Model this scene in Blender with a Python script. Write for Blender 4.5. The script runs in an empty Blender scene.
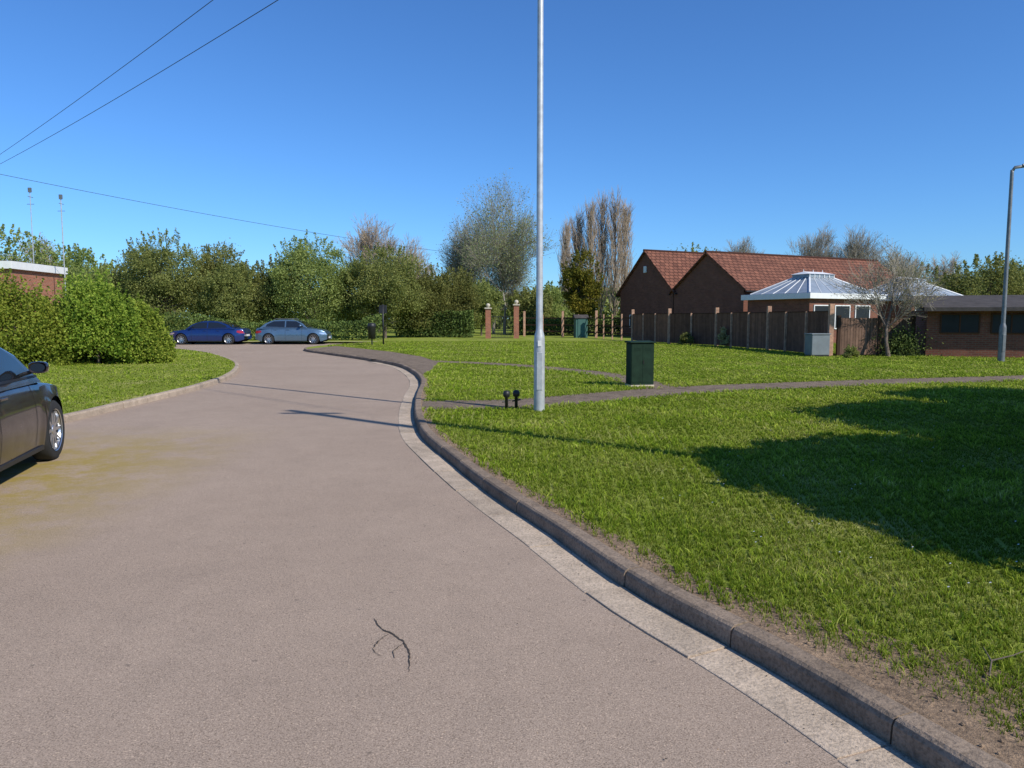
import bpy, math, random, bmesh
import numpy as np
from mathutils import Vector, geometry, noise
random.seed(4); RNG=np.random.default_rng(7)
scene=bpy.context.scene; COL=scene.collection
R=math.radians
GZ=0.10   # verge level above the road

# ---------------------------------------------------------------- helpers
def link(o):
    COL.objects.link(o); return o
def tag(o,label=None,category=None,group=None,kind=None):
    if label:o["label"]=label
    if category:o["category"]=category
    if group:o["group"]=group
    if kind:o["kind"]=kind
    return o
def thing(name,loc=(0,0,0),rz=0,**k):
    o=bpy.data.objects.new(name,None); o.location=loc; o.rotation_euler=(0,0,rz); o.empty_display_size=.2
    return tag(link(o),**k)
def auto_uv(me):
    uvl=me.uv_layers.new(name="UVMap")
    for p in me.polygons:
        n=p.normal
        if abs(n.z)<.95:
            u=Vector((0,0,1)).cross(n).normalized(); v=n.cross(u)
        else: u=Vector((1,0,0)); v=Vector((0,1,0))
        for li in p.loop_indices:
            co=me.vertices[me.loops[li].vertex_index].co
            uvl.data[li].uv=(co.dot(u),co.dot(v))
def obj(name,verts,faces,mat,parent=None,uv=False,smooth=False,bevel=0,**k):
    me=bpy.data.meshes.new(name); me.from_pydata(verts,[],faces); me.update()
    if uv: auto_uv(me)
    if mat: me.materials.append(mat)
    if smooth: me.polygons.foreach_set("use_smooth",[True]*len(me.polygons))
    o=bpy.data.objects.new(name,me); link(o)
    if parent: o.parent=parent
    if bevel:
        m=o.modifiers.new("bev","BEVEL"); m.width=bevel; m.segments=2; m.limit_method='ANGLE'; m.angle_limit=R(35)
    return tag(o,**k)
class MB:
    def __init__(s): s.v=[]; s.f=[]
    def add(s,v,f):
        n=len(s.v); s.v+= [tuple(a) for a in v]; s.f+=[tuple(i+n for i in a) for a in f]; return s
    def box(s,x0,x1,y0,y1,z0,z1):
        return s.add([(x0,y0,z0),(x1,y0,z0),(x1,y1,z0),(x0,y1,z0),(x0,y0,z1),(x1,y0,z1),(x1,y1,z1),(x0,y1,z1)],
          [(0,3,2,1),(4,5,6,7),(0,1,5,4),(1,2,6,5),(2,3,7,6),(3,0,4,7)])
    def tube(s,pts,rad,k=10,cap=True):
        pts=[Vector(p) for p in pts]; n=len(pts); rings=[]
        if not hasattr(rad,'__len__'): rad=[rad]*n
        for i,p in enumerate(pts):
            d=(pts[min(i+1,n-1)]-pts[max(i-1,0)]).normalized()
            a=Vector((1,0,0)) if abs(d.z)>=.99 else Vector((0,0,1)).cross(d).normalized()
            b=d.cross(a)
            rings.append([p+(a*math.cos(t)+b*math.sin(t))*rad[i] for t in [2*math.pi*j/k for j in range(k)]])
        v=[q for r in rings for q in r]; f=[]
        for i in range(n-1):
            for j in range(k): f.append((i*k+j,i*k+(j+1)%k,(i+1)*k+(j+1)%k,(i+1)*k+j))
        if cap: f+= [tuple(range(k-1,-1,-1)),tuple((n-1)*k+j for j in range(k))]
        return s.add(v,f)
    def lathe(s,prof,axis='z',c=(0,0,0),k=24):
        v=[];f=[];n=len(prof)
        for (r,h) in prof:
            for j in range(k):
                t=2*math.pi*j/k
                if axis=='z': p=(r*math.cos(t),r*math.sin(t),h)
                else: p=(r*math.cos(t),h,r*math.sin(t))
                v.append((p[0]+c[0],p[1]+c[1],p[2]+c[2]))
        for i in range(n-1):
            for j in range(k): f.append((i*k+j,i*k+(j+1)%k,(i+1)*k+(j+1)%k,(i+1)*k+j))
        return s.add(v,f)
    def obj(s,name,mat,parent=None,**k): return obj(name,s.v,s.f,mat,parent,**k)
def ringframe(plane,a0,a1,z0,z1,t,d0,d1):
    v=[];f=[]
    for d in (d0,d1):
        for (o) in (0,1):
            e=t*(1-o)
            for a,z in ((a0-e,z0-e),(a1+e,z0-e),(a1+e,z1+e),(a0-e,z1+e)): v.append((a,d,z) if plane=='y' else (d,a,z))
    for j in range(4):
        k=(j+1)%4
        f+=[(j,k,4+k,4+j),(8+j,12+j,12+k,8+k),(j,8+j,8+k,k),(4+j,4+k,12+k,12+j)]
    return MB().add(v,f)
def npobj(name,V,F,mat,parent=None,smooth=False,**k):
    me=bpy.data.meshes.new(name)
    V=np.ascontiguousarray(V,dtype=np.float32); F=np.ascontiguousarray(F,dtype=np.int32)
    n,m=F.shape
    me.vertices.add(len(V)); me.vertices.foreach_set("co",V.ravel())
    me.loops.add(n*m); me.loops.foreach_set("vertex_index",F.ravel())
    me.polygons.add(n); me.polygons.foreach_set("loop_start",np.arange(0,n*m,m,dtype=np.int32))
    me.polygons.foreach_set("use_smooth",np.full(n,smooth))
    me.update(calc_edges=True)
    me.materials.append(mat)
    o=bpy.data.objects.new(name,me); link(o)
    if parent:o.parent=parent
    return tag(o,**k)

# ---------------------------------------------------------------- materials
def newmat(name):
    m=bpy.data.materials.new(name); m.use_nodes=True; nt=m.node_tree
    b=nt.nodes["Principled BSDF"]; return m,nt,b
def N(nt,t,**k):
    n=nt.nodes.new(t)
    for a,v in k.items(): setattr(n,a,v)
    return n
def noise_n(nt,vec,scale,detail=4,rough=.55):
    n=N(nt,"ShaderNodeTexNoise"); n.inputs["Scale"].default_value=scale; n.inputs["Detail"].default_value=detail
    n.inputs["Roughness"].default_value=rough; nt.links.new(vec,n.inputs["Vector"]); return n.outputs["Fac"]
def ramp(nt,fac,stops):
    r=N(nt,"ShaderNodeValToRGB"); e=r.color_ramp.elements
    while len(e)<len(stops): e.new(.5)
    for i,(p,c) in enumerate(stops):
        e[i].position=p; e[i].color=(*c,1) if len(c)==3 else c
    nt.links.new(fac,r.inputs[0]); return r.outputs[0]
def mix(nt,f,a,b,mode='MIX'):
    m=N(nt,"ShaderNodeMix",data_type='RGBA',blend_type=mode)
    for s,i in ((f,0),(a,6),(b,7)):
        if isinstance(s,(int,float)): m.inputs[i].default_value=s
        elif isinstance(s,tuple): m.inputs[i].default_value=(*s,1)
        else: nt.links.new(s,m.inputs[i])
    return m.outputs[2]
def math_n(nt,op,a,b=None):
    m=N(nt,"ShaderNodeMath",operation=op)
    for i,s in enumerate((a,b)):
        if s is None: continue
        if isinstance(s,(int,float)): m.inputs[i].default_value=s
        else: nt.links.new(s,m.inputs[i])
    return m.outputs[0]
def maprange(nt,v,a,b,c=0,d=1):
    m=N(nt,"ShaderNodeMapRange"); nt.links.new(v,m.inputs[0])
    for i,x in enumerate((a,b,c,d)): m.inputs[i+1].default_value=x
    return m.outputs[0]
def bump(nt,b,h,strength=.5,dist=.01):
    n=N(nt,"ShaderNodeBump"); n.inputs["Strength"].default_value=strength; n.inputs["Distance"].default_value=dist
    nt.links.new(h,n.inputs["Height"]); nt.links.new(n.outputs[0],b.inputs["Normal"])
def pos(nt): return N(nt,"ShaderNodeNewGeometry").outputs["Position"]
def simple(name,c,rough=.6,metal=0,var=.15,scale=6,bumpd=0,coat=0,spec=.5):
    m,nt,b=newmat(name); p=N(nt,"ShaderNodeTexCoord").outputs["Object"]
    f=noise_n(nt,p,scale,5,.6)
    c1=tuple(x*(1-var) for x in c); c2=tuple(min(1,x*(1+var)) for x in c)
    nt.links.new(ramp(nt,f,[(.3,c1),(.7,c2)]),b.inputs["Base Color"])
    b.inputs["Roughness"].default_value=rough; b.inputs["Metallic"].default_value=metal; b.inputs["Specular IOR Level"].default_value=spec
    b.inputs["Coat Weight"].default_value=coat
    if bumpd: bump(nt,b,noise_n(nt,p,scale*8,4),.6,bumpd)
    return m
def paint(name,c,metal=.4):
    m,nt,b=newmat(name); b.inputs["Base Color"].default_value=(*c,1); b.inputs["Metallic"].default_value=metal
    b.inputs["Roughness"].default_value=.3; b.inputs["Coat Weight"].default_value=1; b.inputs["Coat Roughness"].default_value=.04
    p=N(nt,"ShaderNodeTexCoord").outputs["Object"]
    nt.links.new(maprange(nt,noise_n(nt,p,5),.3,.7,.26,.42),b.inputs["Roughness"])
    return m
def leafmat(name,c1,c2,c3,trans=.45,scale=.5,k=1.75):
    c1,c2,c3=[tuple(x*k for x in c) for c in (c1,c2,c3)]
    m,nt,b=newmat(name); g=N(nt,"ShaderNodeNewGeometry")
    f=noise_n(nt,g.outputs["Position"],scale,3)
    f=math_n(nt,'ADD',math_n(nt,'MULTIPLY',f,.6),math_n(nt,'MULTIPLY',g.outputs["Random Per Island"],.4))
    c=ramp(nt,f,[(.25,c1),(.5,c2),(.78,c3)])
    oi=N(nt,"ShaderNodeObjectInfo")
    h=N(nt,"ShaderNodeHueSaturation"); nt.links.new(c,h.inputs["Color"])
    nt.links.new(maprange(nt,oi.outputs["Random"],0,1,.48,.52),h.inputs["Hue"])
    nt.links.new(maprange(nt,oi.outputs["Random"],0,1,.72,1.22),h.inputs["Value"])
    b.inputs["Roughness"].default_value=.7; b.inputs["Specular IOR Level"].default_value=.12
    nt.links.new(h.outputs[0],b.inputs["Base Color"])
    t=N(nt,"ShaderNodeBsdfTranslucent"); nt.links.new(h.outputs[0],t.inputs[0])
    ms=N(nt,"ShaderNodeMixShader"); ms.inputs[0].default_value=trans
    nt.links.new(b.outputs[0],ms.inputs[1]); nt.links.new(t.outputs[0],ms.inputs[2])
    nt.links.new(ms.outputs[0],nt.nodes["Material Output"].inputs[0])
    return m

def mat_road():
    m,nt,b=newmat("road_tarmac"); p=pos(nt)
    big=noise_n(nt,p,.35,4,.6); mid=noise_n(nt,p,3,5,.65); fine=noise_n(nt,p,140,4,.8)
    c=ramp(nt,big,[(.3,(.335,.258,.196)),(.55,(.365,.283,.216)),(.75,(.395,.308,.237))])
    c=mix(nt,.4,c,ramp(nt,mid,[(.3,(.84,.84,.84)),(.7,(1.1,1.09,1.08))]),'MULTIPLY')
    c=mix(nt,.85,c,ramp(nt,fine,[(.34,(.48,.47,.46)),(.5,(1,1,1)),(.66,(1.5,1.46,1.42))]),'MULTIPLY')
    v=N(nt,"ShaderNodeTexVoronoi"); v.inputs["Scale"].default_value=190; nt.links.new(p,v.inputs["Vector"])
    vc=N(nt,"ShaderNodeSeparateColor"); nt.links.new(v.outputs["Color"],vc.inputs[0])
    c=mix(nt,.8,c,ramp(nt,vc.outputs[0],[(.0,(.58,.56,.54)),(.4,(1,1,1)),(.93,(1.05,1.05,1.05)),(1,(1.6,1.57,1.5))]),'MULTIPLY')
    s=N(nt,"ShaderNodeSeparateXYZ"); nt.links.new(p,s.inputs[0])
    xm=maprange(nt,s.outputs[0],-3.0,-4.6); ym=math_n(nt,'MULTIPLY',maprange(nt,s.outputs[1],3.4,5.2),maprange(nt,s.outputs[1],11,8))
    mk=math_n(nt,'MULTIPLY',math_n(nt,'MULTIPLY',xm,ym),maprange(nt,noise_n(nt,p,1.8,7,.8),.38,.56))
    c=mix(nt,math_n(nt,'MULTIPLY',mk,.85),c,(.30,.225,.04))
    st=maprange(nt,noise_n(nt,p,.8,6,.75),.54,.70)
    c=mix(nt,math_n(nt,'MULTIPLY',st,.18),c,(.18,.14,.11))
    sp=maprange(nt,noise_n(nt,p,16,2,.5),.70,.76)
    c=mix(nt,math_n(nt,'MULTIPLY',sp,.5),c,(.11,.09,.075))
    nt.links.new(c,b.inputs["Base Color"]); b.inputs["Roughness"].default_value=.95; b.inputs["Specular IOR Level"].default_value=.1
    bump(nt,b,fine,.7,.0035)
    return m
def mat_conc(name,c,dark=.6,fine=60,stain=.5):
    m,nt,b=newmat(name); p=pos(nt); g=N(nt,"ShaderNodeNewGeometry")
    f=noise_n(nt,p,4,6,.65); ff=noise_n(nt,p,fine,3,.7)
    col=ramp(nt,f,[(.3,tuple(x*dark for x in c)),(.6,c)])
    col=mix(nt,.8,col,ramp(nt,ff,[(.35,(.6,.6,.6)),(.5,(1,1,1)),(.7,(1.3,1.28,1.25))]),'MULTIPLY')
    col=mix(nt,stain,col,ramp(nt,g.outputs["Random Per Island"],[(0,(.7,.68,.66)),(1,(1.15,1.12,1.1))]),'MULTIPLY')
    mo=maprange(nt,noise_n(nt,p,9,6,.8),.56,.68)
    col=mix(nt,math_n(nt,'MULTIPLY',mo,.4),col,tuple(x*.4 for x in c))
    nt.links.new(col,b.inputs["Base Color"]); b.inputs["Roughness"].default_value=.95; b.inputs["Specular IOR Level"].default_value=.15
    bump(nt,b,math_n(nt,'ADD',ff,math_n(nt,'MULTIPLY',noise_n(nt,p,14,5,.7),1.5)),.8,.006); return m
def mat_ground():
    m,nt,b=newmat("turf"); p=pos(nt)
    f=noise_n(nt,p,.6,6,.7); ff=noise_n(nt,p,25,4,.7)
    c=ramp(nt,f,[(.3,(.15,.19,.032)),(.5,(.22,.265,.045)),(.7,(.33,.32,.11))])
    c=mix(nt,.8,c,ramp(nt,ff,[(.3,(.5,.5,.5)),(.6,(1.2,1.2,1.2))]),'MULTIPLY')
    nt.links.new(c,b.inputs["Base Color"]); b.inputs["Roughness"].default_value=1; b.inputs["Specular IOR Level"].default_value=0
    bump(nt,b,ff,1,.02); return m
def mat_soil(name,c):
    m,nt,b=newmat(name); p=pos(nt)
    f=noise_n(nt,p,5,6,.75); ff=noise_n(nt,p,45,5,.75)
    col=ramp(nt,f,[(.3,tuple(x*.55 for x in c)),(.5,c),(.7,tuple(x*1.35 for x in c))])
    col=mix(nt,.9,col,ramp(nt,ff,[(.3,(.45,.45,.45)),(.5,(1,1,1)),(.7,(1.6,1.55,1.45))]),'MULTIPLY')
    nt.links.new(col,b.inputs["Base Color"]); b.inputs["Roughness"].default_value=1; b.inputs["Specular IOR Level"].default_value=.1
    bump(nt,b,ff,1,.02); return m
def mat_grass():
    m,nt,b=newmat("grass_blades"); g=N(nt,"ShaderNodeNewGeometry"); p=g.outputs["Position"]
    s=N(nt,"ShaderNodeSeparateXYZ"); nt.links.new(p,s.inputs[0])
    f=math_n(nt,'ADD',math_n(nt,'MULTIPLY',noise_n(nt,p,.75,6,.75),.7),math_n(nt,'MULTIPLY',g.outputs["Random Per Island"],.3))
    c=ramp(nt,f,[(.30,(.16,.26,.018)),(.46,(.285,.395,.030)),(.58,(.41,.49,.055)),(.74,(.64,.58,.21))])
    h=maprange(nt,s.outputs[2],GZ,GZ+.045,.27,1.15)  # root-to-tip ramp: shade low between the blades is painted into their colour
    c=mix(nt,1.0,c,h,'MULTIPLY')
    nt.links.new(c,b.inputs["Base Color"]); b.inputs["Roughness"].default_value=.65; b.inputs["Specular IOR Level"].default_value=.08
    t=N(nt,"ShaderNodeBsdfTranslucent"); nt.links.new(c,t.inputs[0])
    ms=N(nt,"ShaderNodeMixShader"); ms.inputs[0].default_value=.4
    nt.links.new(b.outputs[0],ms.inputs[1]); nt.links.new(t.outputs[0],ms.inputs[2])
    nt.links.new(ms.outputs[0],nt.nodes["Material Output"].inputs[0]); return m
def mat_brick(name,c1,c2,mortar,bw=.225,rh=.075,ms=.01,bd=.004,var=.5):
    m,nt,b=newmat(name); uv=N(nt,"ShaderNodeTexCoord").outputs["UV"]
    t=N(nt,"ShaderNodeTexBrick"); nt.links.new(uv,t.inputs["Vector"]); t.inputs["Scale"].default_value=1
    t.inputs["Color1"].default_value=(*c1,1); t.inputs["Color2"].default_value=(*c2,1); t.inputs["Mortar"].default_value=(*mortar,1)
    t.inputs["Brick Width"].default_value=bw; t.inputs["Row Height"].default_value=rh; t.inputs["Mortar Size"].default_value=ms
    f=noise_n(nt,uv,1.3,5,.7)
    c=mix(nt,var,t.outputs["Color"],ramp(nt,f,[(.3,(.6,.6,.6)),(.7,(1.25,1.2,1.15))]),'MULTIPLY')
    nt.links.new(c,b.inputs["Base Color"]); b.inputs["Roughness"].default_value=.95; b.inputs["Specular IOR Level"].default_value=.15
    bump(nt,b,math_n(nt,'SUBTRACT',1,t.outputs["Fac"]),.6,bd); return m
def mat_boards(name,c,w=.12):
    m,nt,b=newmat(name); uv=N(nt,"ShaderNodeTexCoord").outputs["UV"]
    t=N(nt,"ShaderNodeTexBrick"); t.offset=0; nt.links.new(uv,t.inputs["Vector"]); t.inputs["Scale"].default_value=1
    t.inputs["Color1"].default_value=(*[x*.8 for x in c],1); t.inputs["Color2"].default_value=(*[x*1.2 for x in c],1)
    t.inputs["Mortar"].default_value=(*[x*.35 for x in c],1); t.inputs["Brick Width"].default_value=w; t.inputs["Row Height"].default_value=5; t.inputs["Mortar Size"].default_value=.010
    f=noise_n(nt,uv,3,5,.7); oi=N(nt,"ShaderNodeObjectInfo")
    cc=mix(nt,.7,t.outputs["Color"],ramp(nt,f,[(.3,(.6,.6,.6)),(.7,(1.3,1.25,1.2))]),'MULTIPLY')
    cc=mix(nt,.7,cc,ramp(nt,oi.outputs["Random"],[(0,(.65,.65,.67)),(1,(1.35,1.3,1.25))]),'MULTIPLY')
    nt.links.new(cc,b.inputs["Base Color"]); b.inputs["Roughness"].default_value=.95; b.inputs["Specular IOR Level"].default_value=.1
    bump(nt,b,math_n(nt,'SUBTRACT',1,t.outputs["Fac"]),.6,.01); return m

M=dict(
 road=mat_road(), channel=mat_conc("channel_concrete",(.50,.405,.305),.70,70,.5), kerb=mat_conc("kerb_concrete",(.295,.228,.168),.6,60,.6),
 kerbl=mat_conc("pale_kerb_concrete",(.46,.37,.28),.7,60,.5),
 ground=mat_ground(), soil=mat_soil("bare_soil",(.29,.205,.135)), path=mat_soil("path_tarmac",(.20,.155,.115)), grass=mat_grass(),
 brick=mat_brick("red_brick",(.40,.14,.075),(.28,.095,.055),(.29,.22,.17)),
 brickd=mat_brick("dark_brick",(.22,.080,.052),(.155,.058,.040),(.17,.12,.09)),
 tile=mat_brick("clay_tile",(.245,.108,.070),(.165,.073,.050),(.065,.030,.022),.42,.38,.035,.04,.8),
 felt=simple("roof_felt",(.075,.066,.060),.95,0,.3,3,.005,spec=.1),
 white=simple("white_paint",(.72,.72,.70),.5,0,.05,4),
 galv=simple("galvanised_steel",(.46,.48,.49),.5,.35,.18,9),
 galvd=simple("weathered_steel",(.17,.18,.185),.5,.4,.2,7),
 cabinet=simple("cabinet_green",(.013,.032,.019),.75,0,.3,5,.001,spec=.15), black=simple("black_plastic",(.015,.015,.016),.5,0,.3,8),
 rubber=simple("tyre_rubber",(.018,.018,.018),.85,0,.2,12), alloy=simple("alloy_rim",(.55,.56,.58),.28,.9,.05,5),
 bark=simple("tree_bark",(.13,.10,.075),.95,0,.4,5,.02), barkp=simple("pale_bark",(.30,.27,.23),.9,0,.35,4,.01),
 twig=simple("bare_twigs",(.36,.28,.20),.9,0,.25,1), twigg=simple("grey_twigs",(.27,.24,.185),.9,0,.25,1),
 fence=mat_boards("dark_fence_boards",(.20,.105,.070)), fenceg=mat_boards("weathered_boards",(.17,.11,.08)),
 post=simple("timber_post",(.44,.26,.17),.9,0,.35,8,.004,spec=.2),
 stone=simple("cast_stone",(.50,.44,.34),.85,0,.2,6,.003), wire=simple("wire_black",(.02,.02,.022),.6),
 sage=simple("sage_paint",(.04,.115,.095),.7,0,.15,3), grey=simple("grey_panel",(.15,.175,.185),.6,0,.15,3),
 redlamp=simple("red_lens",(.35,.01,.01),.15,0,.1,5,0,1), lamp=simple("headlight_lens",(.6,.62,.65),.08,.6,.05,5,0,1),
 plate=simple("plate_white",(.7,.7,.68),.4,0,.03,3), shadow=simple("dark_underside",(.008,.008,.009),.9,0,.1,3),
 pane=simple("dark_window_pane",(.018,.019,.020),.4,0,.2,2,spec=.25), crack=simple("crack_filler",(.075,.062,.05),.95,0,.3,9,spec=.1),
 bar=simple("glazing_bar_paint",(.55,.57,.58),.5,0,.05,4),
)
def mat_glass():
    m,nt,b=newmat("tinted_glass"); b.inputs["Base Color"].default_value=(.012,.014,.016,1); b.inputs["Roughness"].default_value=.04
    b.inputs["Specular IOR Level"].default_value=.9; return m
M['glass']=mat_glass()
def mat_roofglass():
    m,nt,b=newmat("lantern_glass"); b.inputs["Roughness"].default_value=.3
    p=pos(nt); nt.links.new(ramp(nt,noise_n(nt,p,2),[(.3,(.20,.235,.265)),(.7,(.30,.34,.375))]),b.inputs["Base Color"]); return m
M['rglass']=mat_roofglass()
L=dict(
 hedge=leafmat("olive_leaves",(.088,.102,.027),(.16,.178,.050),(.25,.26,.09),.5),
 bush=leafmat("bright_leaves",(.058,.095,.012),(.145,.185,.022),(.25,.27,.048)),
 birch=leafmat("pale_leaves",(.11,.12,.05),(.175,.185,.08),(.24,.25,.12),.5),
 dark=leafmat("dark_leaves",(.025,.04,.012),(.055,.08,.018),(.09,.115,.03),.08),
 conifer=leafmat("gold_conifer_leaves",(.05,.065,.010),(.12,.125,.014),(.23,.20,.025),.3),
 blossom=leafmat("pink_buds",(.16,.15,.06),(.27,.25,.11),(.38,.35,.20),.4),
)

# ---------------------------------------------------------------- curves
def catmull(P,step=.25):
    P=[Vector((*p,0)) for p in P]; out=[]
    Q=[2*P[0]-P[1]]+P+[2*P[-1]-P[-2]]
    for i in range(1,len(Q)-2):
        a,b,c,d=Q[i-1:i+3]; n=max(2,int((c-b).length/step))
        for k in range(n):
            t=k/n
            out.append(.5*((2*b)+(c-a)*t+(2*a-5*b+4*c-d)*t*t+(3*b-a-3*c+d)*t**3))
    out.append(P[-1]); 
    acc=[0]
    for i in range(1,len(out)): acc.append(acc[-1]+(out[i]-out[i-1]).length)
    tot=acc[-1]; n=int(tot/step); res=[]; j=0
    for k in range(n+1):
        s=tot*k/n
        while j<len(acc)-2 and acc[j+1]<s: j+=1
        f=(s-acc[j])/max(1e-9,acc[j+1]-acc[j]); res.append(out[j].lerp(out[j+1],f))
    return res
def normals(P):
    out=[]
    for i in range(len(P)):
        d=(P[min(i+1,len(P)-1)]-P[max(i-1,0)]).normalized(); out.append(Vector((d.y,-d.x,0)))
    return out
right=[(4.6,-8),(3.3,-3),(2.25,.4),(1.474,2.51),(1.148,3.295),(.733,4.11),(.344,5.18),(-.20,6.6),(-.844,8.56),(-1.262,10.05),(-1.63,12.2),(-1.95,15.0),(-2.22,17.9),(-2.81,21.0),(-3.9,24.7),(-5.9,28.6),(-7.9,32),(-9.9,35.5),(-10.6,38.5),(-10.2,42),(-8.6,46.5)]
left=[(-6.7,-8),(-6.9,0),(-7.0,7),(-6.85,11),(-6.9,13.3),(-7.0,16),(-7.4,19.1),(-8.5,23),(-10.2,27),(-13.6,32.9),(-16.9,36.6),(-22,39),(-34,40.6),(-60,42)]
RC=catmull(right,.3); LC=catmull(left,.3)
def stones(name,C,side,prof,mat,start,end,label,stone=3,gap=.006):
    Nn=normals(C); mb=MB(); i=start
    while i+stone<=min(end,len(C)-1):
        idx=list(range(i,i+stone+1)); ring=[]
        dz=random.uniform(-.004,.004); do=random.uniform(-.005,.005)
        for q,j in enumerate(idx):
            p=C[j].copy()
            if q==0: p=p+(C[j+1]-C[j]).normalized()*gap
            if q==stone: p=p-(C[j]-C[j-1]).normalized()*gap
            for (o,z) in prof: ring.append((p.x+Nn[j].x*side*(o+do),p.y+Nn[j].y*side*(o+do),z+dz))
        k=len(prof); f=[]
        for q in range(stone):
            for a in range(k): 
                ff=(q*k+a,q*k+(a+1)%k,(q+1)*k+(a+1)%k,(q+1)*k+a); f.append(ff if side>0 else ff[::-1])
        f+=[tuple(range(k-1,-1,-1)),tuple(stone*k+a for a in range(k))]
        mb.add(ring,f); i+=stone
    return mb.obj(name,mat,kind="structure",label=label)
kp=[(0,-.05),(.008,.078),(.018,.096),(.034,.107),(.118,.110),(.125,.104),(.125,-.05)]
def near(C,y): return min(range(len(C)),key=lambda i:abs(C[i].y-y))
stones("kerb",RC,1,kp,M['kerb'],near(RC,-6),len(RC),"weathered concrete kerb curving along the grass verge")
stones("kerb",LC,-1,kp,M['kerbl'],near(LC,-6),len(LC),"pale concrete kerb beside the mown verge")
cp=[(-.255,-.03),(-.255,.006),(-.250,.008),(-.012,.006),(-.010,-.03)]
stones("drainage_channel",RC,1,cp,M['channel'],near(RC,-6),near(RC,27),"pale concrete channel blocks at the road edge",stone=3)
obj("road",[(-70,-12,0),(14,-12,0),(14,50,0),(-70,50,0)],[(0,1,2,3)],M['road'],kind="structure",label="pinkish worn tarmac residential road")
def strip(name,lines,label,mat,z):
    mb=MB()
    for pts,w in lines:
        P=catmull(pts,.02); Nn=normals(P); n=len(P); v=[];f=[]
        for i,(p,nn) in enumerate(zip(P,Nn)):
            ww=w*(.25+.75*math.sin(math.pi*min(1,(i+1)/n)))*(.5+random.random()); j=Vector((random.uniform(-.004,.004),random.uniform(-.004,.004),0))
            v+=[((p+j-nn*ww).x,(p+j-nn*ww).y,z),((p+j+nn*ww).x,(p+j+nn*ww).y,z)]
            if i: f.append((2*i-2,2*i-1,2*i+1,2*i))
        mb.add(v,f)
    return mb.obj(name,mat,kind="structure",label=label)
strip("road_crack",[([(-.735,3.82),(-.68,3.70),(-.60,3.62),(-.53,3.52),(-.49,3.40),(-.465,3.22)],.0042),([(-.62,3.63),(-.66,3.56),(-.67,3.44),(-.62,3.38)],.0025),([(-.53,3.52),(-.57,3.44),(-.55,3.36)],.0025)],"thin dark branching crack in the road",M['crack'],.004)
RN=normals(RC); LN=normals(LC)
hole=[(p+n*.06) for p,n in zip(RC,RN)]+[Vector((-60,47.2,0))]+[(p-n*.06) for p,n in zip(LC,LN)][::-1]
def upward(o):
    bm=bmesh.new(); bm.from_mesh(o.data)
    for f in bm.faces:
        f.normal_update()
        if f.normal.z<0: f.normal_flip()
    bm.to_mesh(o.data); bm.free()
S=900
outer=[Vector((-S,-S,0)),Vector((S,-S,0)),Vector((S,S,0)),Vector((-S,S,0))]
tris=geometry.tessellate_polygon([outer,hole]); allv=outer+hole
upward(obj("ground",[(v.x,v.y,GZ) for v in allv],[tuple(t) for t in tris],M['ground'],kind="structure",label="rough mown turf ground"))
FK=catmull([(-8.6,47.2),(-20,47.2),(-60,47.3)],.3)
stones("kerb",FK,1,kp,M['kerbl'],0,len(FK),"pale concrete kerb behind the parked cars")

def ribbon(name,pts,widths,z,mat,label,step=.3,rag=.06):
    C=catmull(pts,step); Nn=normals(C); v=[];f=[]; n=len(C)
    for i,(p,nn) in enumerate(zip(C,Nn)):
        w=np.interp(i/(n-1),np.linspace(0,1,len(widths)),widths)/2
        a=w+rag*noise.noise(Vector((p.x*1.7,p.y*1.7,3))); b=w+rag*noise.noise(Vector((p.x*1.7,p.y*1.7,9)))
        q0=p-nn*a; q1=p+nn*b; v+=[(q0.x,q0.y,z),(q1.x,q1.y,z)]
        if i: f.append((2*i-2,2*i-1,2*i+1,2*i))
    obj(name,v,f,mat,kind="structure",label=label); return np.array([(p.x,p.y) for p in C]),widths
K=.9375
P1=[(-1.55,12.7),(.14,12.95),(2.1,14.3),(4.0,15.55),(7.8,17.0),(12.5,18.4),(20,20.5),(40,26)]
P2=[(3.3,15.6),(3.0,17.4),(2.1,20.5),(-.4,24),(-3.2,25.8),(-5.0,27.6)]
path1,_=ribbon("footpath",P1,[1.3,1.3,1.3],GZ+.006,M['path'],"narrow worn tarmac footpath crossing the verge")
path2,_=ribbon("footpath",P2,[.9,.8,.9],GZ+.010,M['path'],"worn footpath branching past the green cabinet")
ap=[RC[i]+RN[i]*.13 for i in range(near(RC,19.5),near(RC,36),3)]
apr=[(p.x,p.y) for p in ap]+[(-9.4,39.5),(-8.0,37.2),(-5.4,32.8),(-3.5,28.6),(-2.5,25.0),(-2.3,21)]
t=geometry.tessellate_polygon([[Vector((x,y,0)) for x,y in apr]])
upward(obj("pavement",[(x,y,GZ+.014) for x,y in apr],[tuple(a) for a in t],M['path'],kind="structure",label="brown tarmac pavement on the outside of the bend"))
SY=[-4,2,3,3.8,5,7,9,13,20]; SW=[.40,.44,.32,.14,.09,.08,.07,.05,.04]
def soilw(y): return float(np.interp(y,SY,SW))
v=[];f=[]; c=0
i0,i1=near(RC,-4),near(RC,19)
for i in range(i0,i1):
    p,n=RC[i],RN[i]; w=soilw(p.y)*1.7+.10*noise.noise(Vector((p.x*3,p.y*3,0)))
    a=p+n*.12; b=p+n*(.125+max(.05,w)); v+=[(a.x,a.y,GZ+.002),(b.x,b.y,GZ+.004)]
    if c: f.append((2*c-2,2*c-1,2*c+1,2*c))
    c+=1
obj("soil_strip",v,f,M['soil'],kind="structure",label="bare soil edge between kerb and grass")

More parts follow.
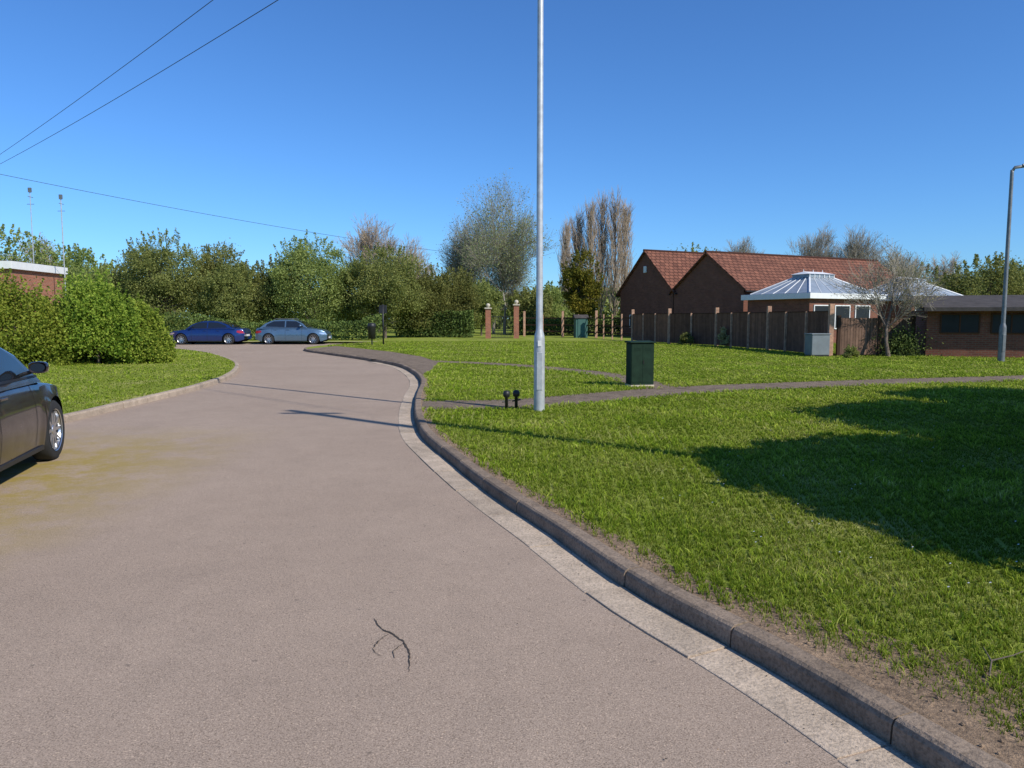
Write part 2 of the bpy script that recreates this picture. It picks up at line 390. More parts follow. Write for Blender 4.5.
# ---------------------------------------------------------------- grass blades
RCn=np.array([(p.x,p.y) for p in RC]); RNn=np.array([(n.x,n.y) for n in RN]); LCn=np.array([(p.x,p.y) for p in LC]); LNn=np.array([(n.x,n.y) for n in LN])
def signed(P,C,Nm):
    idx=np.zeros(len(P),int)
    for s in range(0,len(P),20000):
        d=((P[s:s+20000,None,:]-C[None,::2,:])**2).sum(2); idx[s:s+20000]=d.argmin(1)*2
    return ((P-C[idx])*Nm[idx]).sum(1)
def dist(P,C):
    out=np.empty(len(P))
    for s in range(0,len(P),20000):
        out[s:s+20000]=np.sqrt(((P[s:s+20000,None,:]-C[None,:,:])**2).sum(2).min(1))
    return out
def inpoly(P,poly):
    r=np.zeros(len(P),bool); n=len(poly)
    for i in range(n):
        x0,y0=poly[i]; x1,y1=poly[(i+1)%n]
        if y0==y1: continue
        c=((y0>P[:,1])!=(y1>P[:,1]))&(P[:,0]<(x1-x0)*(P[:,1]-y0)/(y1-y0)+x0); r^=c
    return r
def lownoise(P,s,seed):
    r=np.random.default_rng(seed); out=0
    for k in range(6):
        a=r.uniform(0,6.28); fr=s*r.uniform(.6,2.2); out=out+np.sin((P[:,0]*np.cos(a)+P[:,1]*np.sin(a))*fr+r.uniform(0,6.28))
    return out/6
def blades(name,n,r0,r1,a0,a1,side,seed,label):
    r=np.random.default_rng(seed)
    rad=r0*np.exp(r.uniform(0,1,n)**.92*math.log(r1/r0)); ang=r.uniform(a0,a1,n)*math.pi/180
    P=np.stack([rad*np.sin(ang),rad*np.cos(ang)],1)
    cell=.09*(rad/4)**.5; q=np.floor(P/cell[:,None]); hsh=np.sin(q[:,0]*12.9898+q[:,1]*78.233)*43758.5453; hsh-=np.floor(hsh)
    ctr=(q+.5+.5*(np.stack([hsh,1-hsh],1)-.5))*cell[:,None]; pull=(.3*hsh)[:,None]; P=P+(ctr-P)*pull
    if side=='R':
        s=signed(P,RCn,RNn); w=.125+np.interp(P[:,1],SY,SW)
        keep=s>w*(1+.5*lownoise(P,5,3)+.25*lownoise(P,16,4)+r.normal(0,.22,n))
        keep&=s>.135
        keep&=~inpoly(P,apr)
        for C,ww in ((path1,.55),(path2,.30)): keep&=dist(P,C)>ww+.12*lownoise(P,3,8)+r.normal(0,.06,n)
        keep&=~((abs(P[:,0]-2.82)<.36)&(abs(P[:,1]-16.3)<.28))
        keep&=P[:,1]<60
    else:
        s=signed(P,LCn,LNn); keep=s<-.13-.05*r.random(n)
    keep&=r.random(n)<(.85+.45*lownoise(P,2.3,5))
    P=P[keep]; rad=rad[keep]; hsh=hsh[keep]; n=len(P)
    tall=(1+.45*lownoise(P,1.6,11)+.3*lownoise(P,6,12))*(.8+.4*hsh)
    h=(.020+.022*r.random(n)+.025*(r.random(n)>.955))*tall*np.clip((rad/6)**.3,.85,1.4)
    wd=.0018*(rad/3)**.85*r.uniform(.6,1.5,n)
    th=r.uniform(0,2*np.pi,n); ld=r.uniform(0,2*np.pi,n); lean=h*r.uniform(.1,1.2,n)
    wx,wy=np.cos(th)*wd,np.sin(th)*wd; lx,ly=np.cos(ld)*lean,np.sin(ld)*lean
    z=np.full(n,GZ)
    A=np.stack([P[:,0]-wx,P[:,1]-wy,z-.005],1);B=np.stack([P[:,0]+wx,P[:,1]+wy,z-.005],1)
    C=np.stack([P[:,0]-wx*.8+lx*.35,P[:,1]-wy*.8+ly*.35,z+h*.6],1);D=np.stack([P[:,0]+wx*.8+lx*.35,P[:,1]+wy*.8+ly*.35,z+h*.6],1)
    E=np.stack([P[:,0]+lx,P[:,1]+ly,z+h*r.uniform(.8,1,n)],1)
    V=np.stack([A,B,C,D,E],1).reshape(-1,3); b=np.arange(n)*5
    F=np.stack([b,b+1,b+3,b,b+3,b+2,b+2,b+3,b+4],1).reshape(-1,3)
    npobj(name,V,F,M['grass'],kind="stuff",label=label)
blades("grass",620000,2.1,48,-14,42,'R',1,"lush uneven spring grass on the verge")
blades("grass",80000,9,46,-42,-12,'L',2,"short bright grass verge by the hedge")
r=np.random.default_rng(20); mb=MB()
n=0
while n<90:
    rad=3*math.exp(r.random()*1.9); a=r.uniform(.05,.66); x,y=rad*math.sin(a),rad*math.cos(a)
    if signed(np.array([[x,y]]),RCn,RNn)[0]<.8: continue
    z=GZ+.045+.02*r.random(); q=.006
    mb.add([(x+q*math.cos(t),y+q*math.sin(t),z+q*.4*math.cos(t)) for t in [k*math.pi/3 for k in range(6)]],[(0,1,2,3,4,5)]); n+=1
mb.obj("daisy_flowers",M['white'],kind="stuff",label="scattered tiny white daisies in the grass")
def crumbs(name,n,y0,y1,o0,o1,s0,s1,z,mat,label,pw=1.5,soil=True):
    mb=MB()
    for k in range(n):
        i=random.randrange(near(RC,y0),near(RC,y1)); p,nn=RC[i],RN[i]; o=o0+random.random()**pw*(soilw(p.y)*1.3 if soil else o1-o0); s=random.uniform(s0,s1)
        c=p+nn*o+Vector((random.uniform(-.15,.15),random.uniform(-.15,.15),0))
        if soil and signed(np.array([[c.x,c.y]]),RCn,RNn)[0]<.14: continue
        if not soil and signed(np.array([[c.x,c.y]]),RCn,RNn)[0]>-.02: continue
        vs=[(c.x+s*random.uniform(.6,1.3)*a,c.y+s*random.uniform(.6,1.3)*b,z+s*.8*cz) for a,b,cz in [(1,0,0),(0,1,0),(-1,0,0),(0,-1,0),(0,0,1)]]
        mb.add(vs,[(0,1,4),(1,2,4),(2,3,4),(3,0,4)])
    mb.obj(name,mat,kind="stuff",label=label)
crumbs("soil_crumbs",500,.5,9,.14,0,.003,.013,GZ+.006,M['soil'],"loose stones and crumbs on bare soil")
crumbs("road_grit",420,1.5,12,-.02,-1.2,.002,.005,.008,M['crack'],"fine grit gathered along the channel",3,False)
crumbs("road_grit",160,2.0,12,-.3,-5,.002,.004,.001,M['soil'],"sparse pale grit on the road surface",1,False)
def twig(name,pts_list,rad,label,mat='bark'):
    mb=MB()
    for pts in pts_list: mb.tube(pts,[rad*(1-.6*i/(len(pts)-1)) for i in range(len(pts))],5)
    mb.obj(name,M[mat],label=label,category="twig")
twig("fallen_twig",[[(1.98,2.95,GZ+.02),(2.06,3.06,GZ+.035),(2.18,3.1,GZ+.04),(2.34,3.2,GZ+.03)],[(2.06,3.06,GZ+.03),(2.1,3.18,GZ+.04)]],.004,"dead brown twig lying on bare soil",'bark')

# ---------------------------------------------------------------- vegetation
def leaves(C,size,rng,flat=.6):
    n=len(C); a=rng.normal(size=(n,3)); a/=np.linalg.norm(a,axis=1,keepdims=True)
    b=rng.normal(size=(n,3)); b-=a*(a*b).sum(1,keepdims=True); b/=np.linalg.norm(b,axis=1,keepdims=True)
    s=size*rng.uniform(.6,1.4,(n,1)); a*=s; b*=s*flat
    V=np.stack([C-a,C+b,C+a,C-b],1).reshape(-1,3); F=np.arange(4*n).reshape(-1,4); return V,F
def tubes(S,k=3):
    S=np.array(S); p0=S[:,0:3];p1=S[:,3:6];r0=S[:,6:7];r1=S[:,7:8]; d=p1-p0; d/=np.linalg.norm(d,axis=1,keepdims=True)+1e-9
    ref=np.where(np.abs(d[:,2:3])>.9,np.array([[1.,0,0]]),np.array([[0,0,1.]])); a=np.cross(d,ref); a/=np.linalg.norm(a,axis=1,keepdims=True); b=np.cross(d,a)
    R0=[p0+(a*math.cos(t)+b*math.sin(t))*r0 for t in [2*math.pi*j/k for j in range(k)]]
    R1=[p1+(a*math.cos(t)+b*math.sin(t))*r1 for t in [2*math.pi*j/k for j in range(k)]]
    V=np.stack(R0+R1,1).reshape(-1,3); base=np.arange(len(S))[:,None]*2*k
    F=np.concatenate([base+np.array([[j,(j+1)%k,k+(j+1)%k,k+j]]) for j in range(k)],0); return V,F
def limb(S,p,q,r0,r1,rng,n=4,sag=.12):
    p=np.array(p,float);q=np.array(q,float); Ln=np.linalg.norm(q-p); last=p; 
    off=rng.normal(size=3)*sag*Ln
    for i in range(1,n+1):
        t=i/n; c=p+(q-p)*t+off*math.sin(math.pi*t)*.5+np.array([0,0,sag*Ln*math.sin(math.pi*t)*.6]); ra=r0+(r1-r0)*(t-1/n); rb=r0+(r1-r0)*t
        S.append([*last,*c,ra,rb]); last=c
def leafy(name,x,y,h,rx,ry=None,base=.5,nleaf=9000,size=.16,nclump=45,lm='hedge',bark='bark',seed=0,spread=.23,label="",category="tree",group=None,z=GZ,trunkr=None,shape='round',hollow=.45,sprigs=0,sl=.2,trim=0):
    rng=np.random.default_rng(seed+100); ry=ry or rx
    e=thing(name,(x,y,z),rng.uniform(0,0.01),label=label,category=category,group=group)
    hc=(h+base)/2; rz=(h-base)/2
    cl=rng.normal(size=(nclump,3)); cl/=np.linalg.norm(cl,axis=1,keepdims=True)
    rr=rng.uniform(hollow,1,(nclump,1))**.7*rng.uniform(.75,1.08,(nclump,1))
    c=cl*rr*np.array([rx,ry,rz])*(1-spread*.55)
    if shape=='bush':
        c[:,2]=np.abs(c[:,2])*1.9-rz*.95
        s=np.sqrt(np.clip(1-((c[:,2]+rz)/(2*rz))**2.5*.75,0,1)); c[:,0]*=s/np.maximum(.6,rr[:,0]); c[:,1]*=s
    c[:,2]+=hc
    per=rng.multinomial(nleaf,rng.dirichlet(np.full(nclump,6.)))
    C=np.repeat(c,per,0); cr=spread*min(rx,rz*1.2)*rng.uniform(.6,1.4,nclump); g=rng.normal(size=(len(C),3)); gn=np.linalg.norm(g,axis=1,keepdims=True)
    g=g/gn*(rng.uniform(0,1,(len(C),1))**.45)*1.25
    g+=rng.normal(size=g.shape)*.3
    C=C+g*np.repeat(cr,per)[:,None]*np.array([1.1,1.1,.85])
    if trim:
        q=(C-np.array([0,0,hc]))/np.array([rx,ry,rz]); an=np.arctan2(q[:,1],q[:,0]); C=C[np.linalg.norm(q,axis=1)<trim*(1+.05*np.sin(an*5)+.04*np.sin(an*11+q[:,2]*6))]
    tr=trunkr or h*.016+.02; top=base+(h-base)*.55
    if sprigs:
        ex=[]
        for k in range(sprigs):
            d=rng.normal(size=3); d[2]=abs(d[2])*1.2+.2; d/=np.linalg.norm(d); p0=d*np.array([rx,ry,rz])*rng.uniform(.8,.98)+np.array([0,0,hc])
            if shape=='bush': p0=c[rng.integers(nclump)]+d*cr.mean()*.8
            dd=d*.6+np.array([0,0,1.])+rng.normal(size=3)*.25; dd/=np.linalg.norm(dd); ln=rng.uniform(.4,1)*sl*min(h,5)
            m=int(12+ln*38); t=rng.uniform(0,1,(m,1)); ex.append(p0+dd*ln*t+rng.normal(size=(m,3))*size*1.0*(1.3-t))
        C=np.concatenate([C]+ex)
    C[:,2]=np.maximum(C[:,2],.05)
    V,F=leaves(C,size,rng); npobj("crown",V,F,L[lm],e)
    S=[]; limb(S,(0,0,-.1),(0,0,top),tr,tr*.5,rng,6,0)
    for k in range(min(nclump,36)):
        s0=rng.uniform(.25,.95)*top*.9; limb(S,(0,0,s0),c[k],tr*.4,tr*.08,rng,4,.1)
    V,F=tubes(S,6); npobj("trunk",V,F,M[bark],e,smooth=True)
    return e
def bare(name,x,y,h,spreadang=.5,up=.3,depth=5,nch=4,r=.14,mat='twig',bark='bark',seed=0,label="",trunkfrac=.28,shrink=.72,budsm=None,nb=0,bs=.05,tr=.02,group=None,bj=3,sx=1):
    rng=np.random.default_rng(seed+500); e=thing(name,(x,y,GZ),0,label=label,category="tree",group=group)
    big=[];small=[]
    def grow(p,d,ln,ra,lv):
        steps=3 if lv<3 else 2; q=p
        for i in range(steps):
            dd=d+rng.normal(size=3)*.10+np.array([0,0,up*.12]); dd/=np.linalg.norm(dd)
            q2=q+dd*ln/steps; rb=ra*(.82 if lv<depth else .6); (big if lv<2 else small).append([*q,*q2,max(ra,tr*.5),max(rb,tr*.35)]); q=q2; d=dd; ra=rb
            if lv<depth and (i>0 or lv>0):
                for _ in range(rng.integers(1,nch)):
                    c=d+rng.normal(size=3)*spreadang; c[2]+=up; c/=np.linalg.norm(c); grow(q,c,ln*shrink*rng.uniform(.75,1.1),ra*.6,lv+1)
        if lv<depth: grow(q,d,ln*shrink,ra*.8,lv+1)
    grow(np.zeros(3),np.array([0,0,1.]),h*trunkfrac,r,0)
    allp=np.array(big+small); sc=h/allp[:,5].max()
    big=np.array(big); small=np.array(small)
    for A_ in (big,small):
        A_[:,:6]*=sc; A_[:,[0,1,3,4]]*=sx
    V,F=tubes(big,6); npobj("trunk",V,F,M[bark],e,smooth=True)
    V,F=tubes(small,3); npobj("crown",V,F,M[mat],e)
    if nb:
        tp=small[:,3:6]; idx=rng.integers(0,len(tp),nb); C=tp[idx]+rng.normal(size=(nb,3))*bs*bj
        V,F=leaves(C,bs,rng); npobj("buds",V,F,L[budsm],e)
    return e
def poplar(x,y,h,w,seed):
    rng=np.random.default_rng(seed+900); e=thing("poplar_tree",(x,y,GZ),0,label="leafless grey-brown upright poplar tree",category="tree",group="row of bare poplars")
    S=[]; limb(S,(0,0,-.1),(0,0,h*.93),.2,.03,rng,8,0); V,F=tubes(S,6); npobj("trunk",V,F,M['bark'],e,smooth=True)
    T=[]
    for k in range(80):
        z0=h*rng.uniform(.1,.86); a=rng.uniform(0,6.283); f=1-z0/h; ln=h*(.08+.24*f**.7)*rng.uniform(.6,1.15); o=np.array([math.cos(a),math.sin(a),0])
        out=w*min(1,(.3+1.3*f))*rng.uniform(.5,1.1); p=np.array([0,0,z0]); pts=[p]
        for j in range(1,6):
            t=j/5; pts.append(p+o*out*(t**.6)+np.array([0,0,ln*t])+rng.normal(size=3)*.06)
        for j in range(5):
            r0=.04*(1-j/5)+.012; T.append([*pts[j],*pts[j+1],r0,r0*.8])
            for _ in range(4):
                q=pts[j+1]; d=o*rng.uniform(-.1,.35)+rng.normal(size=3)*.2+np.array([0,0,1.]); d/=np.linalg.norm(d); l2=rng.uniform(.5,1.4)
                m=q+d*l2*.5+rng.normal(size=3)*.03; T.append([*q,*m,.014,.011]); T.append([*m,*(q+d*l2+rng.normal(size=3)*.06),.011,.008])
    V,F=tubes(T,3); npobj("crown",V,F,M['twig'],e)

TL="rounded olive-green tree in the boundary tree line"
for i,(x,y,h,rr) in enumerate([(-31.3,56,5.4,3.2),(-28.4,58,6.6,2.9),(-25.8,55,7.8,3.2),(-22.9,58,7.2,2.8),(-20.5,55,5.4,2.6),(-17.9,56,5.6,2.6),(-14.9,55,7.4,3.2),(-12.0,57,5.6,2.6),(-9.4,55,6.7,2.9),(-6.7,58,5.3,2.5),(-4.5,59,5.2,2.0),(-2.6,63,4.5,1.9)]):
    leafy("hedgerow_tree",x,y,h,rr,rr*.8,base=.3,nleaf=34000,size=.064,nclump=95,seed=i,spread=.20,label=TL,group="boundary trees behind the road",sprigs=80,sl=.16)
for i,(x,y,h,rr) in enumerate([(-40.8,60,8.6,4.2),(-36,62,7,3.5),(1.6,68,3.8,2.2),(3.4,72,4.4,2.2),(12.5,72,5,2.6),(20.5,85,9.4,4.5),(46,72,7.2,4.2),(51,74,7.0,4.0),(42,78,6.6,4),(56,70,8,4.5)]):
    leafy("background_tree",x,y,h,rr,base=.4,nleaf=14000,size=.10,nclump=60,seed=30+i,label="leafy green tree beyond the boundary",group="trees beyond the boundary",sprigs=60)
for x,y,h,sd_,lab,nb_,sx_,tf in ((-.7,70,15.2,3,"tall airy silver birch coming into pale leaf",17000,.95,.20),(-4.2,73,12.0,6,"slender birch with thin pale leaves",7000,.75,.18),(-1.8,72,9.0,12,"slender birch with thin pale leaves",7000,.9,.15)):
    bare("birch_tree",x,y,h,.46,.26,5,4,.17,'twigg','barkp',seed=sd_,label=lab,budsm='birch',nb=nb_,bs=.065,bj=4,tr=.013,trunkfrac=tf,shrink=.80,sx=sx_)
for i,(x,h,w_) in enumerate([(5.9,11.6,.8),(7.2,13.0,1.0),(8.6,14.0,1.05),(9.9,14.8,1.1),(11.3,15.0,1.1),(12.5,13.6,.9)]):
    poplar(x,82+.8*(i%2),h,w_,i)
for i,(x,y,h) in enumerate([(29.4,95,11.9),(36.5,95,13.8),(41,95,13.0),(45,92,11.2),(50,96,11.0),(-13.4,75,12.2),(-42.5,70,9.5),(-10.8,78,10.5),(56,96,10)]):
    bare("bare_tree",x,y,h,.5,.3,5,4,.22,'twigg' if i<5 else 'twig','bark',seed=20+i,label="leafless spreading tree with fine grey twigs",group="bare trees on the skyline",tr=.024)
leafy("conifer_tree",5.75,62,6.7,1.75,base=.6,nleaf=17000,size=.085,nclump=80,lm='conifer',seed=60,spread=.22,label="golden-green rounded conifer tree beside the fence",sprigs=70)
for i,(x,y,h,rx,ry) in enumerate([(-16.1,23.6,3.2,1.9,1.6),(-13.75,24.6,3.15,1.65,1.4),(-12.5,25.0,2.1,.9,1.1),(-18.5,22.8,2.3,2.0,1.6),(-15.0,26,3.3,1.7,1.4)]):
    leafy("shrub",x,y,h,rx,ry,base=0,nleaf=34000,size=.045,nclump=110,lm='bush',seed=70+i,spread=.20,shape='bush',label="dense bright green evergreen shrub on the verge",category="shrub",group="shrubs forming the hedge",trunkr=.06,sprigs=260)
bare("ornamental_tree",14.55,28.6,4.75,.55,.22,4,4,.085,'twigg','bark',seed=47,label="small airy spreading tree with fresh spring buds",budsm='blossom',nb=3200,bs=.026,tr=.012,trunkfrac=.36,bj=3.5,sx=1.05)
for i,(x,y,h,rx) in enumerate([(7.8,4.0,4.9,2.9),(10.6,7.8,5.1,3.0),(12.9,10.9,4.9,2.4)]):
    leafy("shade_tree",x,y,h,rx,rx,base=.3,nleaf=80000,size=.13,nclump=240,lm='dark',seed=90+i,spread=.30,label="dense broad evergreen tree shading the grass verge",hollow=.05,group="dense trees shading the verge",trim=.98)
bare("bare_tree",9.85,12.3,3.2,.55,.1,4,3,.05,'bark','bark',seed=61,label="small dark twiggy tree at the verge edge",tr=.012,budsm='dark',nb=1200,bs=.03)
def mass(name,boxes,n,size,lm,label,seed):
    rng=np.random.default_rng(seed); Cs=[]
    for (x0,x1,y0,y1,h0,h1) in boxes:
        m=int(n); x=rng.uniform(x0,x1,m); y=rng.uniform(y0,y1,m)
        P=np.stack([x,y],1); top=h0+(h1-h0)*(.5+.5*lownoise(P*np.array([1,0]),.5,seed+3)+.12*lownoise(P*np.array([1,0.2]),2.4,seed+4))
        z=top*rng.uniform(0,1,m)**.8; Cs.append(np.stack([x,y,z+GZ],1))
    V,F=leaves(np.concatenate(Cs),size,rng); npobj(name,V,F,L[lm],kind="stuff",label=label)
mass("distant_woodland",[(-160,-30,95,105,5,8.5),(-30,60,98,108,3.5,6.5),(60,160,95,105,5,9)],34000,.30,'hedge',"distant belt of mixed trees",1)
mass("hedge",[(-34,-8.8,49.5,51.5,1.0,2.2),(-9,-3,57,59,1.2,2.4),(0,12,64,66,1.2,2.0)],13000,.08,'dark',"dark clipped hedge under the trees",2)
for i,(x,y,h,rx_) in enumerate([(11.1,38.6,1.2,.5),(9.7,41.2,.9,.4),(12.7,27.7,.6,.25)]):
    leafy("garden_shrub",x,y,h,rx_,base=0.05,nleaf=2200,size=.035,nclump=22,lm='blossom' if i==0 else 'hedge',seed=80+i,shape='bush',label="small scrubby shrub against the fence",category="shrub",trunkr=.025,group="shrubs along the fence",sprigs=20)
leafy("ivy_climber",15.3,29.35,1.75,.75,.15,base=.05,nleaf=4200,size=.04,nclump=40,lm='dark',seed=86,spread=.8,shape='bush',label="sprawling ivy climber covering the fence end",category="climbing plant",trunkr=.02,sprigs=10,sl=.05)

# ---------------------------------------------------------------- street furniture
def lamp_post(x,y,h,label,mat,arm=(1,0),rb=.078,hs=1.0):
    e=thing("street_lamp",(x,y,GZ),0,label=label,category="street lamp",group="street lamps on the verge")
    MB().lathe([(0,0),(rb*1.0,0),(rb*1.0,.02),(rb*.98,1.15),(rb*.9,1.22),(rb*.66,1.30),(rb*.62,1.34),(rb*.50,h-.1),(rb*.45,h),(0,h)],k=20).obj("pole",mat,e,smooth=True)
    MB().box(-.045,.045,-rb-.006,-rb+.02,.35,.95).obj("access_door",mat,e,bevel=.004)
    MB().tube([(0,0,h-.05),(arm[0]*.08,arm[1]*.08,h+.08),(arm[0]*.3*hs,arm[1]*.3*hs,h+.12)],.035*hs,8).obj("bracket",mat,e,smooth=True)
    ax=Vector((arm[0],arm[1],0)); ay=Vector((-arm[1],arm[0],0)); mb=MB(); st=[(.2,.05,.05),(.3,.1,.07),(.55,.13,.08),(.72,.09,.05),(.78,.03,.02)]
    v=[];k=8
    for s,w,t in st:
        for j in range(k):
            an=2*math.pi*j/k; p=ax*s*hs+ay*(w*hs*math.cos(an)); v.append((p.x,p.y,h+.12+t*hs*math.sin(an)*(.9 if math.sin(an)>0 else .4)))
    f=[(i*k+j,i*k+(j+1)%k,(i+1)*k+(j+1)%k,(i+1)*k+j) for i in range(4) for j in range(k)]+[tuple(range(k)),tuple(4*k+j for j in range(k))]
    mb.add(v,f).obj("lamp_head",M['galvd'],e,smooth=True)
    return e
lp=lamp_post(.44,11.9,8.0,"tall galvanised street lamp standing in grass",M['galv'],arm=(-.9,.4),rb=.088)
MB().box(-.028,.028,-.097,-.090,1.05,1.14).obj("number_plate",M['plate'],lp)
lamp_post(16.8,25.4,6.45,"slim dark grey street lamp near the brick outbuilding",M['galvd'],arm=(.97,-.24),rb=.110,hs=1.5)
def tele(x,y,h,label):
    e=thing("telegraph_pole",(x,y,GZ),0,label=label,category="telegraph pole",group="telegraph poles carrying wires")
    MB().lathe([(0,0),(.11,0),(.085,h),(0,h+.03)],k=14).obj("pole",M['bark'],e,smooth=True)
    MB().box(-.5,.5,-.04,.04,h-.55,h-.45).obj("crossarm",M['bark'],e,bevel=.005)
tele(5.6,4.9,10.2,"wooden telegraph pole beside the shade tree"); tele(-26,36,8.7,"wooden telegraph pole behind the hedge")
def wire(a,b,sag,label,r=.008):
    a=Vector(a);b=Vector(b); pts=[a.lerp(b,t/24)-Vector((0,0,sag*4*(t/24)*(1-t/24))) for t in range(25)]
    MB().tube(pts,r,5).obj("overhead_wire",M['wire'],smooth=True,label=label,category="overhead wire",group="overhead wires between poles")
wl="thin black overhead wire crossing the clear sky"
wire((-26,36,8.3),(5.3,5.9,9.5),.25,wl); wire((-26,36,8.1),(5.3,5.9,8.3),.3,wl); wire((-26,36,8.75),(-4.9,61,6.9),.3,"thin black overhead wire running to the far trees",.012)
for x,y,h,w in ((-26.85,42,9.3,.022),(-25.15,42,8.9,.028)):
    e=thing("aerial_mast",(x,y,GZ),0,label="thin pale aerial mast above the flat roof",category="aerial",group="aerial masts")
    H_=h*K
    MB().tube([(0,0,0),(0,0,H_)],w,8).obj("pole",M['galv'] ,e)
    MB().tube([(-.2,0,H_-.9),(.2,0,H_-.9)],.015,6).obj("crossbar",M['galvd'],e); MB().tube([(0,-.2,H_-.5),(0,.25,H_-.5)],.015,6).obj("crossbar",M['galvd'],e); MB().box(-.08,.08,-.05,.05,H_-.25,H_).obj("aerial",M['galvd'],e)
e=thing("telecom_cabinet",(2.82,16.3,GZ),R(9),label="dark green metal telecom cabinet on a plinth",category="utility cabinet")
MB().box(-.27,.27,-.19,.19,0,.04).obj("plinth",M['stone'],e,bevel=.008)
MB().box(-.26,.26,-.18,.18,.04,.95).obj("body",M['cabinet'],e,bevel=.008)
MB().add([(-.285,-.205,.955),(.285,-.205,.955),(.285,.205,.955),(-.285,.205,.955),(-.285,-.205,.98),(.285,-.205,.98),(.285,.205,1.0),(-.285,.205,1.0)],[(0,3,2,1),(4,5,6,7),(0,1,5,4),(1,2,6,5),(2,3,7,6),(3,0,4,7)]).obj("lid",M['cabinet'],e,bevel=.006)
for x0,x1 in ((-.245,-.002),(.002,.245)):
    d=MB().box(x0,x1,-.186,-.1805,.10,.93).obj("door",M['cabinet'],e,bevel=.001)
    for z in range(3): MB().box(x0+.05,x1-.05,-.190,-.1875,.84-.025*z,.85-.025*z).obj("vent_slot",M['cabinet'],d)
MB().box(.012,.026,-.197,-.187,.5,.58).obj("handle",M['black'],e)
for x,y,rz in ((-.06,12.05,.2),(.10,12.15,-.3)):
    e=thing("marker_post",(x-.03,y,GZ),rz,label="stubby black marker post near the lamp",category="marker post",group="stubby black marker posts")
    MB().lathe([(0,0),(.028,0),(.025,.2),(.055,.22),(.06,.27),(.045,.31),(0,.32)],k=12).obj("post",M['black'],e,smooth=True)
    MB().tube([(-.07,0,.13),(.07,.02,.16)],.014,6).obj("crossbar",M['black'],e)
e=thing("sign_post",(-7.15,41.2,GZ),0,label="dark slim signpost beside the pavement",category="sign")
MB().tube([(0,0,0),(0,0,2.25)],.045,10).obj("pole",M['black'],e,smooth=True)
MB().box(-.22,.22,-.03,.0,1.75,2.2).obj("sign_panel",M['black'],e,bevel=.01)
e=thing("litter_bin",(-7.75,41.0,GZ),0,label="black litter bin on a post",category="litter bin")
MB().lathe([(0,.35),(.2,.35),(.23,1.0),(.25,1.03),(.2,1.2),(0,1.24)],k=16).obj("body",M['black'],e,smooth=True)
MB().tube([(0,0,0),(0,0,.36)],.04,8).obj("post",M['black'],e)
for x,h in ((-1.75,2.15),(.32,2.4)):
    e=thing("gate_pier",(x,54.5,GZ),0,label="red brick gate pier with stone ball cap",category="gate pier",group="brick gate piers")
    MB().box(-.19,.19,-.19,.19,0,h).obj("wall",M['brick'],e,uv=True)
    MB().box(-.26,.26,-.26,.26,h+.002,h+.10).obj("capstone",M['stone'],e,bevel=.02)
    MB().lathe([(0,h+.10),(.08,h+.10),(.07,h+.14),(.13,h+.19),(.16,h+.27),(.13,h+.36),(.07,h+.4),(0,h+.42)],k=16).obj("ball_finial",M['stone'],e,smooth=True)
e=thing("gate",(-.715,54.6,GZ),0,label="dark metal gate between brick piers",category="gate")
for k in range(14): q=-.7+.108*k; MB().box(q-.012,q+.012,-.012,.012,.1,1.6).obj("bar",M['black'],e)
for z in (.06,1.602): MB().box(-.82,.82,-.02,.02,z,z+.04).obj("rail",M['black'],e)

# fence
fp=[(12.56,29.25),(12.0,34.7),(11.0,39.9),(9.2,43.4),(7.9,48.6),(6.3,55.5),(4.0,58.6),(1.0,60.2)]
e=thing("board_fence",(*fp[0],GZ),0,label="long dark red-brown close-boarded fence with timber posts",category="fence")
BX=[(0,3,2,1),(4,5,6,7),(0,1,5,4),(1,2,6,5),(2,3,7,6),(3,0,4,7)]
ox,oy=fp[0]
for i,(x,y) in enumerate(fp):
    MB().box(x-ox-.09,x-ox+.09,y-oy-.09,y-oy+.09,0,2.05).obj("post",M['post'],e,bevel=.01)
    if i+1<len(fp):
        x2,y2=fp[i+1]; d=Vector((x2-x,y2-y,0)); Ld=d.length; d/=Ld; nn=Vector((-d.y,d.x,0)); m_=max(1,round(Ld/1.85))
        hgt=1.74
        for j in range(m_):
            A=Vector((x-ox,y-oy,0))+d*(Ld*j/m_+.03); B=Vector((x-ox,y-oy,0))+d*(Ld*(j+1)/m_-.03); hh=hgt+random.uniform(-.02,.02)
            if i<4:
                vs=[A-nn*.02,B-nn*.02,B+nn*.02,A+nn*.02]
                MB().add([(p.x,p.y,.05) for p in vs]+[(p.x,p.y,hh) for p in vs],BX).obj("panel",M['fence'],e,uv=True)
                vs=[A-nn*.04,B-nn*.04,B+nn*.04,A+nn*.04]
                MB().add([(p.x,p.y,hh+.002) for p in vs]+[(p.x,p.y,hh+.035) for p in vs],BX).obj("capping_rail",M['fence'],e)
            else:
                for zz in (.4,.9,1.45):
                    vs=[A-nn*.02,B-nn*.02,B+nn*.02,A+nn*.02]
                    MB().add([(p.x,p.y,zz) for p in vs]+[(p.x,p.y,zz+.09) for p in vs],BX).obj("rail",M['fence'],e)
            if j:
                p=A-d*.03+nn*.065; MB().box(p.x-.045,p.x+.045,p.y-.045,p.y+.045,0,hgt+.03).obj("post",M['post'],e)
fp2=[(12.9,29.3),(14.6,29.5),(16.0,29.6)]
e=thing("garden_fence",(*fp2[0],GZ),0,label="weathered dark brown garden fence beside the outbuilding",category="fence"); ox,oy=fp2[0]
